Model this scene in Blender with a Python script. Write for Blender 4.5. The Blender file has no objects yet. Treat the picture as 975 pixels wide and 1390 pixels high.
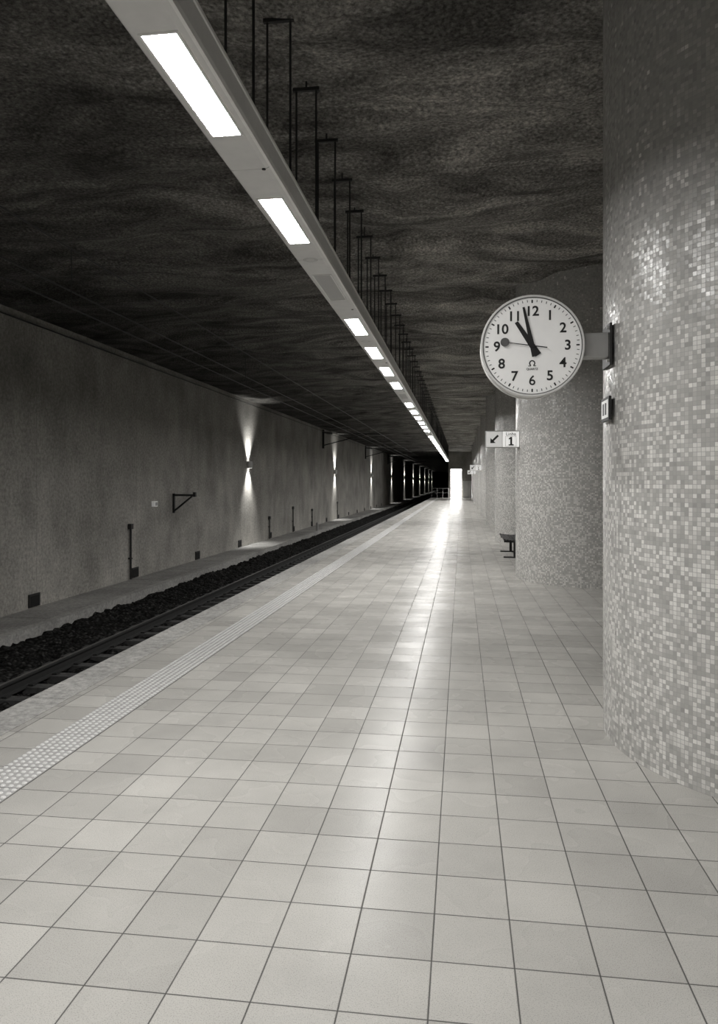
import bpy, math, random
import numpy as np
from mathutils import Vector, Matrix
random.seed(7); rng=np.random.RandomState(5)
sc=bpy.context.scene
try:
    sc.view_settings.view_transform='Standard'; sc.view_settings.look='None'
except Exception: pass

# ------------------------------------------------------------------ node helpers
def T(v,w=1.0): return (v*1.0, v*(1-0.009*w), v*(1-0.029*w), 1)
class N:
    def __init__(s,name):
        s.m=bpy.data.materials.new(name); s.m.use_nodes=True
        s.t=s.m.node_tree; s.b=s.t.nodes['Principled BSDF']
    def n(s,typ,**k):
        x=s.t.nodes.new(typ)
        for a,b in k.items(): setattr(x,a,b)
        return x
    def put(s,sock,v):
        if isinstance(v,bpy.types.NodeSocket): s.t.links.new(v,sock)
        else: sock.default_value=v
    def math(s,op,a,b=None,c=None):
        x=s.n('ShaderNodeMath',operation=op); s.put(x.inputs[0],a)
        if b is not None: s.put(x.inputs[1],b)
        if c is not None: s.put(x.inputs[2],c)
        return x.outputs[0]
    def vm(s,op,a,b=None):
        x=s.n('ShaderNodeVectorMath',operation=op); s.put(x.inputs[0],a)
        if b is not None:
            if op=='SCALE': s.put(x.inputs['Scale'],b)
            else: s.put(x.inputs[1],b)
        return x.outputs[0]
    def sep(s,v):
        x=s.n('ShaderNodeSeparateXYZ'); s.put(x.inputs[0],v); return x.outputs
    def comb(s,a,b,c=0.0):
        x=s.n('ShaderNodeCombineXYZ'); s.put(x.inputs[0],a); s.put(x.inputs[1],b); s.put(x.inputs[2],c); return x.outputs[0]
    def obj(s): return s.n('ShaderNodeTexCoord').outputs['Object']
    def noise(s,v,scale,detail=2,rough=.5,dist=0):
        x=s.n('ShaderNodeTexNoise'); s.put(x.inputs['Vector'],v); x.inputs['Scale'].default_value=scale
        x.inputs['Detail'].default_value=detail; x.inputs['Roughness'].default_value=rough; x.inputs['Distortion'].default_value=dist
        return x.outputs['Fac']
    def white(s,v):
        x=s.n('ShaderNodeTexWhiteNoise',noise_dimensions='3D'); s.put(x.inputs['Vector'],v); return x.outputs
    def voro(s,v,scale,feature='F1'):
        x=s.n('ShaderNodeTexVoronoi',feature=feature); s.put(x.inputs['Vector'],v); x.inputs['Scale'].default_value=scale; return x.outputs
    def ramp(s,f,pts,interp='LINEAR'):
        x=s.n('ShaderNodeValToRGB'); s.put(x.inputs[0],f); r=x.color_ramp; r.interpolation=interp
        while len(r.elements)<len(pts): r.elements.new(0.5)
        for e,(p,v) in zip(r.elements,pts): e.position=p; e.color=T(v)
        return x.outputs[0]
    def mix(s,f,a,b,blend='MIX'):
        x=s.n('ShaderNodeMix',data_type='RGBA',blend_type=blend); s.put(x.inputs[0],f); s.put(x.inputs[6],a); s.put(x.inputs[7],b); return x.outputs[2]
    def bump(s,h,strength=.5,dist=.01,normal=None):
        x=s.n('ShaderNodeBump'); s.put(x.inputs['Height'],h); x.inputs['Strength'].default_value=strength; x.inputs['Distance'].default_value=dist
        if normal is not None: s.put(x.inputs['Normal'],normal)
        return x.outputs[0]
    def mr(s,v,a,b,c,d):
        x=s.n('ShaderNodeMapRange'); s.put(x.inputs[0],v)
        for i,q in enumerate((a,b,c,d)): x.inputs[i+1].default_value=q
        return x.outputs[0]
    def fin(s,col=None,rough=None,norm=None,metal=None,spec=None,emis=None,es=None):
        b=s.b.inputs
        if col is not None: s.put(b['Base Color'],col)
        if rough is not None: s.put(b['Roughness'],rough)
        if norm is not None: s.put(b['Normal'],norm)
        if metal is not None: b['Metallic'].default_value=metal
        if spec is not None: b['Specular IOR Level'].default_value=spec
        if emis is not None: b['Emission Color'].default_value=emis; b['Emission Strength'].default_value=es
        return s.m
def simple(name,v,rough=.5,metal=0,var=.15,scale=12,emis=0,spec=.5):
    k=N(name); f=k.noise(k.obj(),scale,3)
    c=k.ramp(f,[(.3,v*(1-var)),(.7,v*(1+var))])
    return k.fin(c,rough,metal=metal,spec=spec,emis=T(1) if emis else None,es=emis)

# ------------------------------------------------------------------ materials
TS=0.30; TX=-2.51; TY=3.02; TXL=TX
def mat_floor(name,base=.49):
    k=N(name); o=k.obj(); x,y,z=k.sep(o)[:3]
    px=k.math('DIVIDE',k.math('SUBTRACT',x,TXL),TS); py=k.math('DIVIDE',k.math('SUBTRACT',y,TY),TS)
    cx=k.math('FLOOR',px); cy=k.math('FLOOR',py)
    fx=k.math('FRACT',px); fy=k.math('FRACT',py)
    ex=k.math('MINIMUM',fx,k.math('SUBTRACT',1.0,fx)); ey=k.math('MINIMUM',fy,k.math('SUBTRACT',1.0,fy))
    e=k.math('MINIMUM',ex,ey)
    grout=k.math('SUBTRACT',1.0,k.math('SMOOTH_MIN',k.math('MULTIPLY',e,62.0),1.0,0.1))
    grout=k.math('MAXIMUM',grout,0.0)
    w=k.white(k.comb(cx,cy))
    val=k.ramp(w[0],[(0,base*.89),(.5,base),(1,base*1.09)])
    st=k.noise(o,.9,4,.6)
    val=k.mix(1.0,val,k.ramp(st,[(.3,.82),(.7,1.06)]),'MULTIPLY')
    sp=k.noise(o,230,1,.5)
    val=k.mix(1.0,val,k.ramp(sp,[(.34,.74),(.44,1.0),(.62,1.03)]),'MULTIPLY')
    col=k.mix(grout,val,T(.02))
    tilt=k.vm('SCALE',k.vm('SUBTRACT',w[1],(.5,.5,.5)),0.030)
    sx=k.sep(tilt); geo=k.n('ShaderNodeNewGeometry').outputs['Normal']
    wav=k.noise(o,6,2)
    nn=k.vm('NORMALIZE',k.vm('ADD',geo,k.comb(sx[0],sx[1],0.0)))
    hgt=k.math('ADD',k.math('MULTIPLY',k.math('SUBTRACT',1.0,grout),1.0),k.math('MULTIPLY',wav,.12))
    bn=k.bump(hgt,.35,.003,nn)
    r=k.math('ADD',.20,k.math('MULTIPLY',k.noise(o,2.2,2,.5),.14))
    r=k.math('ADD',r,k.math('MULTIPLY',grout,.4))
    m=k.fin(col,r,bn,spec=.40)
    df=k.n('ShaderNodeBsdfDiffuse'); k.put(df.inputs['Color'],col); k.put(df.inputs['Normal'],bn)
    mx=k.n('ShaderNodeMixShader'); mx.inputs[0].default_value=.62
    k.t.links.new(k.b.outputs[0],mx.inputs[1]); k.t.links.new(df.outputs[0],mx.inputs[2])
    k.t.links.new(mx.outputs[0],k.t.nodes['Material Output'].inputs['Surface'])
    return m
def mat_mosaic():
    k=N('mosaic_tiles'); o=k.obj(); x,y,z=k.sep(o)[:3]; S=.0265
    a=k.math('MULTIPLY',k.math('ARCTAN2',y,x),1.4)
    px=k.math('DIVIDE',a,S); py=k.math('DIVIDE',z,S)
    cx=k.math('FLOOR',px); cy=k.math('FLOOR',py); fx=k.math('FRACT',px); fy=k.math('FRACT',py)
    e=k.math('MINIMUM',k.math('MINIMUM',fx,k.math('SUBTRACT',1.0,fx)),k.math('MINIMUM',fy,k.math('SUBTRACT',1.0,fy)))
    gr=k.math('LESS_THAN',e,.05)
    cell=k.comb(cx,cy,0.0); w=k.white(cell)
    lo=k.noise(cell,.16,2,.5); md=k.noise(cell,.42,1,.5)
    t=k.math('MULTIPLY',w[0],.55)
    t=k.math('ADD',t,k.math('MULTIPLY',lo,.5)); t=k.math('ADD',t,k.math('MULTIPLY',md,.45))
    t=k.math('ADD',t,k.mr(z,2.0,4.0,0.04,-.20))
    c=k.ramp(t,[(0,.41),(.42,.45),(.62,.50),(.80,.57),(.87,.76)],'CONSTANT')
    w2=k.white(k.comb(cx,cy,5.0))
    c=k.mix(1.0,c,k.ramp(w2[0],[(0,.86),(1,1.08)]),'MULTIPLY')
    c=k.mix(gr,c,T(.36))
    geo=k.n('ShaderNodeNewGeometry').outputs['Normal']
    nn=k.vm('NORMALIZE',k.vm('ADD',geo,k.vm('SCALE',k.vm('SUBTRACT',w[1],(.5,.5,.5)),.12)))
    r=k.math('ADD',.24,k.math('MULTIPLY',gr,.5))
    return k.fin(c,r,k.bump(k.math('SUBTRACT',1.0,gr),.3,.002,nn))
def mat_ceiling():
    k=N('sprayed_ceiling'); o=k.obj()
    a=k.noise(o,26,5,.75); b=k.voro(o,22)[0]
    x,y,z=k.sep(o)[:3]
    st=k.noise(k.comb(k.math('MULTIPLY',x,.40),k.math('MULTIPLY',y,1.0),0.0),1.0,4,.6,1.6)
    c=k.ramp(st,[(.32,.15),(.50,.38),(.68,.70)])
    c=k.mix(1.0,c,k.ramp(a,[(.36,.42),(.64,1.5)]),'MULTIPLY')
    c=k.mix(1.0,c,k.ramp(b,[(.0,1.2),(.6,.7)]),'MULTIPLY')
    track_shade=k.ramp(k.mr(x,-7.0,-.5,0,1),[(0,.25),(.7,.62),(1,1.0)])  # shade over the track side, painted into the ceiling colour
    c=k.mix(1.0,c,track_shade,'MULTIPLY')
    h=k.math('ADD',a,k.math('MULTIPLY',b,-.8))
    return k.fin(c,.9,k.bump(h,1.0,.045),spec=.1)
def mat_concrete(name,v=.3,vert=True):
    k=N(name); o=k.obj(); x,y,z=k.sep(o)[:3]
    st=k.noise(o,.45,6,.65); f=k.noise(o,14,5,.75)
    c=k.ramp(st,[(.30,v*.66),(.5,v),(.70,v*1.3)])
    c=k.mix(1.0,c,k.ramp(f,[(.32,.62),(.68,1.3)]),'MULTIPLY')
    if vert:
        dr=k.noise(k.comb(x,k.math('MULTIPLY',y,1.4),k.math('MULTIPLY',z,.5)),1.0,5,.6)
        c=k.mix(1.0,c,k.ramp(dr,[(.32,.84),(.62,1.06)]),'MULTIPLY')
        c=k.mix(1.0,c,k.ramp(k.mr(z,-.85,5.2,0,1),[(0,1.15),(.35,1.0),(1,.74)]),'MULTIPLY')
        fr=k.math('FRACT',k.math('DIVIDE',y,4.8)); ln=k.math('LESS_THAN',fr,.005)
        c=k.mix(k.math('MULTIPLY',ln,.3),c,T(.12))
    return k.fin(c,.85,k.bump(f,.8,.015),spec=.2)
def mat_ballast():
    k=N('ballast_stone'); o=k.obj(); v=k.voro(o,17)
    hsv=k.n('ShaderNodeSeparateColor'); k.put(hsv.inputs[0],v[1])
    c=k.ramp(hsv.outputs[0],[(0,.010),(.6,.030),(1,.085)])
    c=k.mix(1.0,c,k.ramp(v[0],[(0,1.2),(.7,.25)]),'MULTIPLY')
    return k.fin(c,.9,k.bump(k.math('SUBTRACT',1.0,v[0]),1.0,.04),spec=.1)
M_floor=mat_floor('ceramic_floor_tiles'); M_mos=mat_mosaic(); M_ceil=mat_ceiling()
M_wall=mat_concrete('rough_concrete',.39); M_walk=mat_concrete('walkway_concrete',.34,False)
M_cop=mat_concrete('coping_concrete',.40,False); M_bal=mat_ballast()
M_tac=simple('tactile_tile',.40,.55,var=.08,spec=.2); M_stud=simple('tactile_stud',.68,.45,var=.05,spec=.3)
M_steel=simple('rail_steel',.20,.4,.7); M_rust=simple('rail_rust',.018,.8)
M_sleep=simple('sleeper_concrete',.06,.9,var=.3)
M_body=simple('fixture_aluminium',.75,.4,0.0,var=.03); M_rim=simple('fixture_rim',.9,.3,0.0,var=.04)
M_rod=simple('rod_metal',.035,.5,.3); M_black=simple('black_paint',.015,.5); M_dark=simple('dark_void',.01,.9)
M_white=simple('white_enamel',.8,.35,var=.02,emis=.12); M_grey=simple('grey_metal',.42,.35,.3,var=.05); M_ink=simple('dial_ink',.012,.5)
M_wp=simple('painted_panel',.7,.5,var=.05)
M_red=simple('second_hand_red',.12,.4); M_lamp_off=simple('unlit_diffuser',.5,.4,var=.03)
M_sign=simple('sign_face',.8,.4,var=.02,emis=.45); M_sign2=simple('sign_face_grey',.6,.4,var=.02,emis=.25)
def emat(name,s):
    k=N(name); return k.fin(T(.9),.4,emis=(1,.988,.965,1),es=s)
M_lamp=emat('lit_diffuser',108); M_day=emat('daylight_glass',16); M_spotlens=emat('wall_lamp_lens',20)

# ------------------------------------------------------------------ geometry helpers
class G:
    def __init__(s): s.v=[]; s.f=[]; s.mi=[]; s.mats=[]
    def _m(s,m):
        if m not in s.mats: s.mats.append(m)
        return s.mats.index(m)
    def poly(s,pts,faces,m):
        o=len(s.v); s.v+= [tuple(p) for p in pts]; i=s._m(m)
        for f in faces: s.f.append(tuple(o+j for j in f)); s.mi.append(i)
    def box(s,a,b,m):
        x0,y0,z0=a; x1,y1,z1=b
        s.poly([(x0,y0,z0),(x1,y0,z0),(x1,y1,z0),(x0,y1,z0),(x0,y0,z1),(x1,y0,z1),(x1,y1,z1),(x0,y1,z1)],
               [(0,3,2,1),(4,5,6,7),(0,1,5,4),(1,2,6,5),(2,3,7,6),(3,0,4,7)],m)
    def tube(s,p,q,r,m,n=8,r2=None):
        p=Vector(p); q=Vector(q); d=(q-p).normalized(); r2=r if r2 is None else r2
        a=d.orthogonal().normalized(); b=d.cross(a)
        pts=[]
        for c,rr in ((p,r),(q,r2)):
            for i in range(n):
                t=2*math.pi*i/n; pts.append(c+a*math.cos(t)*rr+b*math.sin(t)*rr)
        fs=[(i,(i+1)%n,n+(i+1)%n,n+i) for i in range(n)]+[tuple(range(n))[::-1],tuple(range(n,2*n))]
        s.poly(pts,fs,m)
    def extrude_y(s,prof,y0,y1,m):
        n=len(prof); pts=[(x,y0,z) for x,z in prof]+[(x,y1,z) for x,z in prof]
        s.poly(pts,[(i,(i+1)%n,n+(i+1)%n,n+i) for i in range(n)]+[tuple(range(n))[::-1],tuple(range(n,2*n))],m)
    def build(s,name,parent=None,smooth=False,loc=(0,0,0),bevel=0):
        me=bpy.data.meshes.new(name); me.from_pydata(s.v,[],s.f)
        for m in s.mats: me.materials.append(m)
        me.polygons.foreach_set('material_index',s.mi)
        if smooth: me.polygons.foreach_set('use_smooth',[True]*len(me.polygons))
        me.validate(); me.update()
        ob=bpy.data.objects.new(name,me); ob.location=loc; sc.collection.objects.link(ob)
        if parent: ob.parent=parent
        if bevel:
            b=ob.modifiers.new('bevel','BEVEL'); b.width=bevel; b.segments=2; b.limit_method='ANGLE'
        return ob
def empty(name,loc=(0,0,0)):
    e=bpy.data.objects.new(name,None); e.location=loc; e.empty_display_size=.2; sc.collection.objects.link(e); return e
def text(body,size,loc,mat,name,parent,off=0.0,ext=.001):
    c=bpy.data.curves.new(name,'FONT'); c.body=body; c.size=size; c.align_x='CENTER'; c.align_y='CENTER'; c.offset=off; c.extrude=ext
    o=bpy.data.objects.new(name+'_t',c); sc.collection.objects.link(o)
    bpy.context.view_layer.update()
    me=bpy.data.meshes.new_from_object(o.evaluated_get(bpy.context.evaluated_depsgraph_get()))
    bpy.data.objects.remove(o)
    me.materials.clear(); me.materials.append(mat)
    ob=bpy.data.objects.new(name,me); ob.rotation_euler=(math.pi/2,0,0); ob.location=loc; sc.collection.objects.link(ob)
    if parent: ob.parent=parent
    return ob

XW=-8.86; XR=5.4; YB=-10; YE=85; YT=270; XE=-3.50; ZC=5.36
# ------------------------------------------------------------------ shell
g=G(); g.box((XE+.33,YB,-1.4),(XR,YE,0),M_floor); g.build('floor')
g=G(); 
y=YB
while y<YE:
    y2=min(y+1.2,YE); g.box((XE,y+.004,-.22),(XE+.328,y2-.004,0.002),M_cop); y=y2
g.box((XE+.08,YB,-1.4),(XE+.328,YE,-.225),M_walk)
g.build('platform_edge_coping')
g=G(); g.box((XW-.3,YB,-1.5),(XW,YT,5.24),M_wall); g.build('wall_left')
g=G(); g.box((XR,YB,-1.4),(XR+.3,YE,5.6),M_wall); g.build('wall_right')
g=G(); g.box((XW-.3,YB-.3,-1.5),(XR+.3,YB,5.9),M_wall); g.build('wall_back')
def vnoise(xs,ys,sx,sy,seed):
    r=np.random.RandomState(seed).rand(512,512)
    u=xs/sx+100; v=ys/sy+100; iu=np.floor(u).astype(int); iv=np.floor(v).astype(int); fu=u-iu; fv=v-iv
    fu=fu*fu*(3-2*fu); fv=fv*fv*(3-2*fv)
    R=lambda a,b:r[a%512,b%512]
    return (R(iu,iv)*(1-fu)+R(iu+1,iv)*fu)*(1-fv)+(R(iu,iv+1)*(1-fu)+R(iu+1,iv+1)*fu)*fv-.5
def grid(name,x0,x1,y0,y1,dx,dy,zf,mat):
    nx=int(round((x1-x0)/dx))+1; ny=int(round((y1-y0)/dy))+1
    X,Y=np.meshgrid(np.linspace(x0,x1,nx),np.linspace(y0,y1,ny),indexing='ij'); Z=zf(X,Y)
    v=np.stack([X,Y,Z],-1).reshape(-1,3)
    i=np.arange(nx*ny).reshape(nx,ny)
    f=np.stack([i[:-1,:-1],i[1:,:-1],i[1:,1:],i[:-1,1:]],-1).reshape(-1,4)
    me=bpy.data.meshes.new(name); me.from_pydata(v.tolist(),[],f.tolist()); me.materials.append(mat)
    me.polygons.foreach_set('use_smooth',[True]*len(me.polygons)); me.update()
    ob=bpy.data.objects.new(name,me); sc.collection.objects.link(ob); return ob
def zc(X,Y):
    base=5.22+(ZC-5.22)*np.clip((X-XW)/4.0,0,1)
    wob=.22*vnoise(X+.5*np.sin(Y*.9),Y,2.6,1.1,1)+.12*vnoise(X,Y,1.0,.5,2)+.06*vnoise(X,Y,.4,.28,3)
    edge=np.clip((X-XW)/.8,0,1)
    return base+wob*edge
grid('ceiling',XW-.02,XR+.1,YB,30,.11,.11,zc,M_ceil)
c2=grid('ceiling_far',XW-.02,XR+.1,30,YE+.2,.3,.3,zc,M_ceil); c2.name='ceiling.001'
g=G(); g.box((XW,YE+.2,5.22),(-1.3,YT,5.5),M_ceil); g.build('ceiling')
g=G()
g.box((0.02,YE,0),(XR,YE+.3,5.6),M_wall); g.box((-1.5,YE,0),(-1.28,YE+.3,5.6),M_wall); g.box((-1.28,YE,3.35),(.02,YE+.3,5.6),M_wall)
g.build('wall_end')
g=G(); g.box((-1.5,YE+.3,-1.4),(-1.3,YT,5.6),M_wall); g.build('wall_tunnel_partition')
g=G(); g.box((XW,YT,-1.5),(-1.3,YT+.3,5.5),M_dark); g.build('wall_tunnel_end')
d=empty('door_1',(-.63,YE+.12,0))
g=G(); g.box((-.64,-.02,0.02),(.64,.02,3.33),M_day); g.build('glass',d)
g=G()
for x in (-.64,.60): g.box((x,-.06,0),(x+.04,-.02,3.33),M_grey)
g.box((-.64,-.06,3.29),(.64,-.02,3.33),M_grey); g.build('frame',d)
# ------------------------------------------------------------------ trackside
g=G(); 
g.box((XW+.002,YB+.01,-1.5),(-7.70,YT-.02,-.87),M_walk)
y=YB+.01
while y<120:
    g.box((XW+.02,y+.006,-.87),(-7.82,y+.79,-.85+random.uniform(-.004,.004)),M_walk); y+=.8
g.box((-7.80,YB+.01,-.87),(-7.62,YT-.02,-.835),M_cop); g.box((-7.70,YB+.01,-1.5),(-7.62,YT-.02,-.87),M_cop)
g.build('side_walkway')
def zb(X,Y):
    h=-1.12+.05*vnoise(X,Y,.5,.6,11)+.10*vnoise(X,Y,.11,.11,12)+.05*vnoise(X,Y,.07,.07,13)
    h=h+.10*np.clip((-6.45-X)/.8,0,1)
    return h
grid('ballast_bed',-7.62,XE+.07,YB+.01,34,.055,.055,zb,M_bal)
b=grid('ballast_bed_far',-7.62,XE+.07,34,YE,.1,.14,zb,M_bal); b.name='ballast_bed.001'
g=G(); g.box((-7.62,YE,-1.5),(-1.5,YT,-1.1),M_bal); g.build('tunnel_floor')
track=empty('railway_track')
def railprof(x):
    z=-.90; h=.17
    return [(x-.07,z-h),(x+.07,z-h),(x+.07,z-h+.012),(x+.012,z-h+.03),(x+.010,z-.045),(x+.036,z-.035),(x+.036,z-.006),(x+.028,z),(x-.028,z),(x-.036,z-.006),(x-.036,z-.035),(x-.010,z-.045),(x-.012,z-h+.03),(x-.07,z-h+.012)]
g=G()
for x in (-6.0,-4.26): 
    g.extrude_y(railprof(x),YB+.01,YT-1,M_rust); g.box((x-.025,YB+.01,-.9),(x+.025,YT-1,-.8985),M_steel)
g.build('rails',track)
g=G(); y=YB+.3
while y<140:
    g.poly([(-6.43,y-.13,-1.22),(-3.83,y-.13,-1.22),(-3.83,y+.13,-1.22),(-6.43,y+.13,-1.22),(-6.43,y-.1,-1.055),(-3.83,y-.1,-1.055),(-3.83,y+.1,-1.055),(-6.43,y+.1,-1.055)],
        [(0,3,2,1),(4,5,6,7),(0,1,5,4),(1,2,6,5),(2,3,7,6),(3,0,4,7)],M_sleep)
    for x in (-6.0,-4.26):
        for sx in (-.1,.1): g.box((x+sx-.035,y-.05,-1.06),(x+sx+.035,y+.05,-1.03),M_rust)
    y+=.6
g.build('sleepers',track)
ov=empty('overhead_catenary'); g=G()
for z,x in ((4.06,-5.1),(4.30,-5.14),(4.84,-5.1)): g.tube((x,YB+.2,z),(x,200,z),.011,M_black,6)
for y in np.arange(1.2,120,7.9): g.tube((-5.1,y,4.06),(-5.1,y,4.84),.007,M_black,5)
g.tube((XW+.12,YB+.2,5.02),(XW+.12,200,5.02),.016,M_black,6)
g.build('wires',ov)
g=G()
for y in (46.5,67.5,88.5,109.5):
    g.box((XW+.002,y-.06,3.95),(XW+.12,y+.06,5.15),M_black)
    g.tube((XW+.1,y,4.95),(-5.1,y,4.84),.035,M_black); g.tube((XW+.1,y,4.15),(-6.0,y,4.84),.03,M_black)
    g.tube((-6.4,y,4.75),(-5.1,y,4.08),.02,M_black)
    for i in range(4): g.tube((XW+.3+i*.1,y,4.93),(XW+.34+i*.1,y,4.93),.09,M_black)
g.build('brackets',ov)
g=G()
for y in np.arange(14.3-9.6,84,4.8): 
    g.box((XW+.001,y-.2,-.83),(XW+.03,y+.2,-.56),M_black); g.box((XW+.03,y-.15,-.82),(XW+.035,y+.15,-.60),M_dark)
g.build('drain_grilles')
for y,zt in ((18.75,.55),(33.2,.1),(38.,.4),(43.,.1),(52,.3)):
    g=G()
    g.tube((XW+.05,y,-.84),(XW+.05,y,zt),.03,M_rod); g.box((XW+.001,y-.07,zt-.04),(XW+.1,y+.07,zt+.1),M_rod)
    g.box((XW+.001,y-.05,-.3),(XW+.08,y+.05,-.26),M_rod)
    g.build('cable_conduit')
g=G(); yb=21.8
g.box((XW+.001,yb-.04,.82),(XW+.06,yb+.04,1.42),M_black); g.box((XW+.001,yb-.04,1.34),(XW+.72,yb+.04,1.40),M_black)
g.tube((XW+.04,yb,.88),(XW+.62,yb,1.34),.028,M_black)
g.box((XW+.66,yb-.05,1.32),(XW+.74,yb+.05,1.46),M_black); g.build('cable_support_bracket')
g=G(); g.box((XW+.001,20.2,1.06),(XW+.1,20.42,1.22),M_white); g.box((XW+.1,20.24,1.09),(XW+.11,20.38,1.19),M_grey); g.build('junction_box',bevel=.008)
g=G(); g.tube((-7.71,39,-.83),(-7.71,39,-.45),.07,M_grey,12); g.tube((-7.71,39,-.45),(-7.71,39,-.38),.09,M_grey,12,.03); g.build('marker_post')
for i,y in enumerate([29.9+21.2*k for k in range(-1,10)]):
    e=empty('wall_lamp',(XW,y,2.5)); g=G()
    n=12; pts=[]
    for z in (-.14,.14):
        for j in range(n+1):
            t=math.pi*j/n; pts.append((.02+.17*math.sin(t),.16*math.cos(t),z))
    m=n+1
    g.poly(pts,[(j,j+1,m+j+1,m+j) for j in range(n)]+[(0,m,2*m-1,m-1)],M_grey)
    g.poly([(a*.93,b*.93,c*.8) for a,b,c in pts],[tuple(range(m))[::-1],tuple(range(m,2*m))],M_spotlens)
    g.box((0,-.09,-.1),(.03,.09,.1),M_grey); g.build('shade',e)
    for up in (1,-1):
        L=bpy.data.lights.new('wall_lamp_beam','SPOT'); L.energy=620 if up>0 else 500; L.spot_size=math.radians(92); L.spot_blend=1.0; L.shadow_soft_size=.05; L.color=(1,.99,.965)
        lo=bpy.data.objects.new('beam_up' if up>0 else 'beam_down',L); sc.collection.objects.link(lo); lo.parent=e
        lo.location=(.20,0,.17*up); lo.rotation_euler=(math.pi if up>0 else 0,math.radians(18)*(-1 if up>0 else 1),0)
# ------------------------------------------------------------------ tactile strip
g=G()
y=TY-TS*40
while y<YE-1:
    g.box((TX-TS+.003,y+.003,.0005),(TX-.003,y+TS-.003,.004),M_tac); y+=TS
for iy in range(0,int(40/.05)):
    yy=TY-TS*8+.025+iy*.05
    for ix in range(6):
        xx=TX-TS+.025+.05*ix; n=7; pts=[]
        for r,z in ((.0165,.004),(.0105,.0095)):
            for j in range(n): pts.append((xx+r*math.cos(6.2832*j/n),yy+r*math.sin(6.2832*j/n),z))
        g.poly(pts,[(j,(j+1)%n,n+(j+1)%n,n+j) for j in range(n)]+[tuple(range(n,2*n))],M_stud)
yy=TY-TS*8+40
while yy<YE-2:
    for ix in range(6):
        xx=TX-TS+.025+.05*ix; g.box((xx-.013,yy-.02,.004),(xx+.013,yy+.02,.009),M_stud)
    yy+=.05
g.build('tactile_paving_strip')
# ------------------------------------------------------------------ columns
CX,CR=2.40,1.40
for k in range(-1,9):
    yc=5.33+8.7*k
    if yc>YE-1.5: break
    n=160; pts=[];zs=[0.0,5.5]
    for z in zs:
        for j in range(n): pts.append((CR*math.cos(2*math.pi*j/n),CR*math.sin(2*math.pi*j/n),z))
    g=G(); g.poly(pts,[(j,(j+1)%n,n+(j+1)%n,n+j) for j in range(n)],M_mos)
    g.build('mosaic_column',smooth=True,loc=(CX,yc,0))
# ------------------------------------------------------------------ linear light
ll=empty('suspended_linear_light')
g=G(); Z0=3.84
prof=[(-1.52,Z0),(-1.285,Z0),(-1.262,Z0+.012),(-1.25,Z0+.04),(-1.25,Z0+.20),(-1.27,Z0+.24),(-1.30,Z0+.25),(-1.49,Z0+.25),(-1.525,Z0+.23),(-1.54,Z0+.19),(-1.54,Z0+.03),(-1.532,Z0+.01)]
y=3.25-.5-2*6
while y<72.5:
    g.extrude_y(prof,y+.003,y+1.997,M_body); y+=2
g.build('housing',ll)
g=G(); g.extrude_y([(-1.262,Z0+.012),(-1.248,Z0+.02),(-1.246,Z0+.05),(-1.256,Z0+.05)],-9.2,72.5,M_rim)
g.extrude_y([(-1.252,Z0+.18),(-1.244,Z0+.19),(-1.244,Z0+.21),(-1.256,Z0+.215)],-9.2,72.5,M_rim); g.build('edge_trim',ll)
gl=G(); go=G(); gf=G()
for k in range(-5,35):
    y0=3.25+2*k
    if y0>71.5: break
    q=[(-1.475,y0,Z0-.004),(-1.475,y0+1,Z0-.004),(-1.305,y0+1,Z0-.004),(-1.305,y0,Z0-.004)]
    if k in (2,7,14): go.poly(q,[(0,1,2,3)],M_lamp_off)
    else: gl.poly(q,[(0,1,2,3)],M_lamp)
    for a,b in (((-1.487,y0-.012),(-1.475,y0+1.012)),((-1.305,y0-.012),(-1.293,y0+1.012)),((-1.475,y0-.012),(-1.305,y0)),((-1.475,y0+1),(-1.305,y0+1.012))):
        gf.box((a[0],a[1],Z0-.008),(b[0],b[1],Z0+.001),M_rim)
    yc=y0+1.5; xc=-1.40
    if k%2==1:
        n=24
        for r0,r1 in ((.060,.066),(.044,.049)):
            pts=[(xc+r*math.cos(6.2832*j/n),yc+r*math.sin(6.2832*j/n),Z0-.002) for r in (r0,r1) for j in range(n)]
            gf.poly(pts,[(j,n+j,n+(j+1)%n,(j+1)%n) for j in range(n)],M_grey)
    else:
        gf.tube((-1.30,yc,Z0-.006),(-1.30,yc,Z0+.001),.013,M_black,10)
gl.build('lit_panels',ll); go.build('unlit_panels',ll); gf.build('panel_frames',ll)
g=G()
for k in range(-12,67):
    y=6.47+k
    zt=5.28
    for x in (-1.47,-1.29): g.tube((x,y,Z0+.22),(x,y,zt),.010,M_rod,6)
    g.box((-1.50,y-.015,zt-.015),(-1.26,y+.015,zt+.015),M_rod); g.tube((-1.38,y,zt),(-1.38,y,5.45),.01,M_rod,6)
g.build('suspension_rods',ll)
# ------------------------------------------------------------------ clock
ck=empty('station_clock',(.475,5.21,2.69))
def disc_y(g,r,y0,y1,m,n=72,r2=None,cx=0,cz=0):
    r2=r if r2 is None else r2
    pts=[(cx+r*math.cos(6.28318*j/n),y0,cz+r*math.sin(6.28318*j/n)) for j in range(n)]+[(cx+r2*math.cos(6.28318*j/n),y1,cz+r2*math.sin(6.28318*j/n)) for j in range(n)]
    g.poly(pts,[(j,(j+1)%n,n+(j+1)%n,n+j) for j in range(n)]+[tuple(range(n))[::-1],tuple(range(n,2*n))],m)
def ring_y(g,r0,r1,y0,y1,m,n=72):
    pts=[]
    for r,y in ((r0,y0),(r1,y0),(r1,y1),(r0,y1)):
        pts+=[(r*math.cos(6.28318*j/n),y,r*math.sin(6.28318*j/n)) for j in range(n)]
    fs=[]
    for a in range(4):
        b=(a+1)%4
        fs+=[(a*n+j,a*n+(j+1)%n,b*n+(j+1)%n,b*n+j) for j in range(n)]
    g.poly(pts,fs,m)
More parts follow.
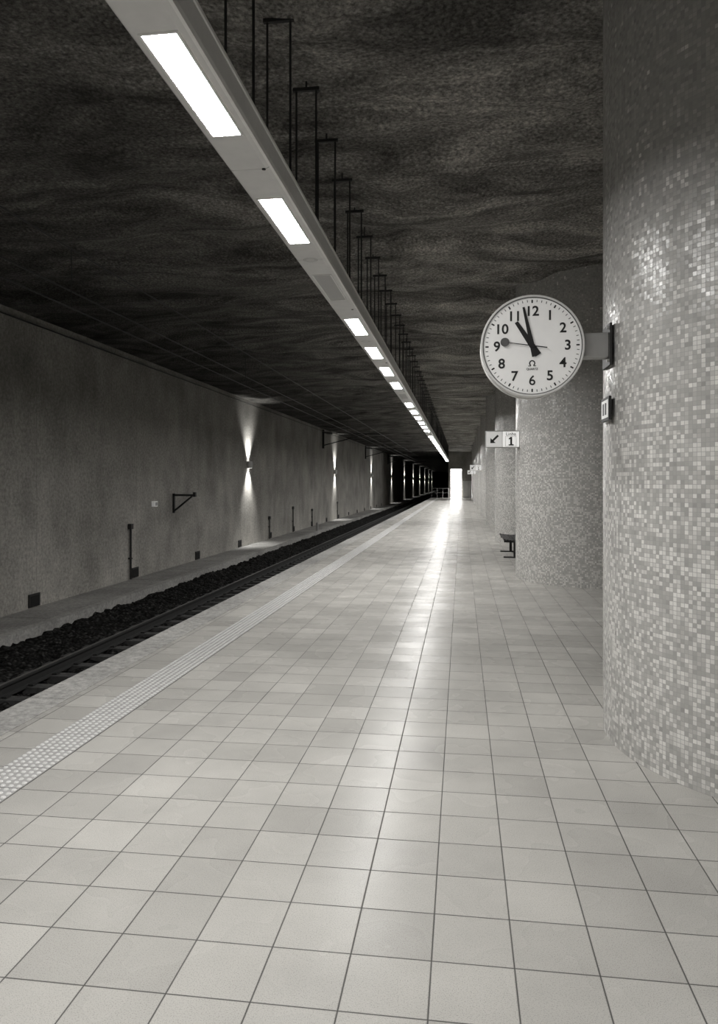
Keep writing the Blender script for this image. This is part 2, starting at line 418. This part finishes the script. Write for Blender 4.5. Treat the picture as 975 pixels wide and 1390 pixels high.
M_case=simple('clock_case',.7,.35,.0,var=.03); M_caser=simple('clock_rim_dark',.08,.35,.3)
g=G(); disc_y(g,.340,-.075,.075,M_case); ring_y(g,.332,.347,-.090,-.060,M_case); ring_y(g,.332,.347,.060,.090,M_case)
g.build('case',ck,bevel=.003)
g=G(); ring_y(g,.327,.333,-.088,-.074,M_caser); ring_y(g,.327,.333,.074,.088,M_caser); ring_y(g,.341,.3445,-.058,-.050,M_caser); g.build('rim',ck)
g=G(); disc_y(g,.329,-.080,-.074,M_white); disc_y(g,.329,.074,.080,M_white); g.build('dial',ck)
D=-.0815
g=G()
def tick(g,ang,r0,r1,w,y=D):
    s,c=math.sin(ang),math.cos(ang); px,pz=c*w/2,-s*w/2
    g.poly([(s*r0-px,y,c*r0-pz),(s*r0+px,y,c*r0+pz),(s*r1+px,y,c*r1+pz),(s*r1-px,y,c*r1-pz)],[(0,1,2,3)],M_ink)
for i in range(60): tick(g,i*math.pi/30,.298 if i%5 else .292,.314,.0045 if i%5 else .010)
g.build('minute_marks',ck)
for h in range(1,13):
    a=h*math.pi/6; r=.236
    text(str(h),.093,(r*math.sin(a),D,r*math.cos(a)-.002),M_ink,'numeral_%d'%h,ck,off=.0008 if h==6 else .0018)
def hand(g,ang,tip,tail,w0,w1,y,m):
    s,c=math.sin(ang),math.cos(ang); pts=[]
    for yy in (y,y-.003):
        for r,w in ((-tail,w0),(tip,w1)):
            for sg in (-1,1): pts.append((s*r+sg*c*w/2,yy,c*r-sg*s*w/2))
    g.poly(pts,[(0,1,3,2),(4,6,7,5),(0,2,6,4),(1,5,7,3),(0,4,5,1),(2,3,7,6)],m)
g=G(); hand(g,math.radians(-33),.195,.075,.044,.024,D-.003,M_ink); g.build('hour_hand',ck)
g=G(); hand(g,math.radians(-12.5),.270,.075,.036,.015,D-.007,M_ink); g.build('minute_hand',ck)
g=G(); sa=math.radians(278.5); hand(g,sa,.165,.10,.007,.005,D-.012,M_ink); disc_y(g,.030,D-.015,D-.012,M_red,32,cx=.185*math.sin(sa),cz=.185*math.cos(sa)); disc_y(g,.013,D-.018,D-.011,M_ink,24); g.build('second_hand',ck)
g=G()
n=28;pts=[]
for r in (.013,.021):
    for j in range(n): 
        t=math.radians(-60+300*j/(n-1)); pts.append((r*math.cos(t),D,-.118+r*math.sin(t)))
g.poly(pts,[(j,n+j,n+j+1,j+1) for j in range(n-1)],M_ink); g.box((-.026,D,-.139),(-.008,D+.0005,-.134),M_ink); g.box((.008,D,-.139),(.026,D+.0005,-.134),M_ink)
g.build('emblem',ck); text('QUARTZ',.019,(0,D,-.158),M_ink,'maker_text',ck,off=.0003)
g=G(); g.box((.335,-.05,-.085),(.515,.05,.085),M_grey); g.build('mounting_arm',ck,bevel=.012)
g=G(); g.box((.506,-.10,-.14),(.522,.16,.14),M_rod); 
for z in (-.11,.11):
    for yy in (-.08,): g.tube((.49,yy,z),(.51,yy,z),.010,M_grey,8)
g.build('wall_plate',ck)
# ------------------------------------------------------------------ signs
def plat_sign(yc):
    e=empty('platform_direction_sign',(.74,yc,2.55)); g=G()
    g.box((-.31,-.05,-.155),(.31,.05,.155),M_grey); g.build('housing',e,bevel=.01)
    g=G(); g.box((-.295,-.056,-.14),(-.01,-.05,.14),M_sign2); g.build('arrow_panel',e)
    g=G(); g.box((0.0,-.056,-.14),(.295,-.05,.14),M_sign); g.build('line_panel',e)
    g=G()
    def Q(x,z): 
        a=math.radians(225); return (-.152+x*math.cos(a)-z*math.sin(a), -.058, x*math.sin(a)+z*math.cos(a))
    g.poly([Q(-.10,-.018),Q(.03,-.018),Q(.03,-.065),Q(.10,0),Q(.03,.065),Q(.03,.018),Q(-.10,.018)],[tuple(range(7))],M_ink)
    g.build('arrow',e)
    text('Linha',.085,(.148,-.058,.092),M_ink,'caption',e,off=.0004)
    g=G(); g.poly([(.135,-.058,-.115),(.170,-.058,-.115),(.170,-.058,.040),(.140,-.058,.040),(.105,-.058,.012),(.112,-.058,-.010),(.135,-.058,.006)],[tuple(range(7))],M_ink)
    g.poly([(.105,-.0582,-.115),(.198,-.0582,-.115),(.198,-.0582,-.092),(.105,-.0582,-.092)],[(0,1,2,3)],M_ink); g.build('number',e)
    g=G()
    for a,b in (((.05,-.058,-.13),(.245,-.057,-.125)),((.05,-.058,.05),(.245,-.057,.055)),((.05,-.058,-.13),(.055,-.057,.055)),((.24,-.058,-.13),(.245,-.057,.055))): g.box(a,b,M_ink)
    g.build('number_frame',e)
    g=G(); g.box((.31,-.03,-.06),(.42,.03,.06),M_grey); g.build('mounting_arm',e)
for k in (1,4,6): plat_sign(5.33+8.7*k-.75+.45)
g=G(); 
g.box((.972,5.10,2.18),(.990,5.36,2.34),M_black); g.box((.969,5.12,2.20),(.973,5.34,2.32),M_sign2)
g.box((.967,5.17,2.22),(.969,5.21,2.30),M_ink); g.box((.967,5.25,2.22),(.969,5.29,2.30),M_ink); g.build('framed_wall_notice')
# ------------------------------------------------------------------ bench
be=empty('platform_bench',(1.22,18.3,0)); g=G()
for i in range(4):
    y=-.95+i*.5
    n=8
    for j in range(n):
        x0=-.26+.52*j/n; z0=.44-.03*math.sin(math.pi*j/n); g.box((x0,y,z0-.012),(x0+.048,y+.44,z0+.012),M_rod)
    for j in range(6):
        z=.52+j*.065; x=.27+j*.018; g.box((x,y,z),(x+.02,y+.44,z+.045),M_rod)
g.build('seats',be)
g=G(); g.box((-.03,-1.0,.34),(.05,1.05,.40),M_black)
for y in (-.75,.75):
    g.box((-.02,y-.03,0.02),(.04,y+.03,.36),M_black); g.box((-.25,y-.035,0),(.27,y+.035,.03),M_black); g.box((-.24,y-.02,.36),(.28,y+.02,.41),M_black)
g.build('frame',be)
# ------------------------------------------------------------------ far end things
g=G(); g.box((.15,YE-.6,0),(1.35,YE-.02,1.95),M_wp); g.box((.18,YE-.62,.1),(.73,YE-.6,1.85),M_wp); g.box((.77,YE-.62,.1),(1.32,YE-.6,1.85),M_wp); g.box((.72,YE-.63,0),(.74,YE-.6,1.95),M_rod); g.build('equipment_cabinet')
g=G()
for z in (1.1,.6): g.tube((XE+.1,YE-.7,z),(-1.5,YE-.7,z),.022,M_grey)
for x in np.linspace(XE+.1,-1.5,4): g.tube((x,YE-.7,0.005),(x,YE-.7,1.1),.022,M_grey)
g.build('platform_end_railing')
# ------------------------------------------------------------------ world + camera
w=bpy.data.worlds.new('world'); sc.world=w; w.use_nodes=True
w.node_tree.nodes['Background'].inputs[0].default_value=(.01,.01,.01,1); w.node_tree.nodes['Background'].inputs[1].default_value=.2
cam=bpy.data.cameras.new('camera'); co=bpy.data.objects.new('camera',cam); sc.collection.objects.link(co)
co.location=(0,0,1.76); co.rotation_euler=(math.pi/2,0,math.atan(.1395))
cam.sensor_fit='AUTO'; cam.sensor_width=36; cam.lens=1000/1390*36; cam.shift_y=-40/1390; cam.clip_end=600
sc.camera=co
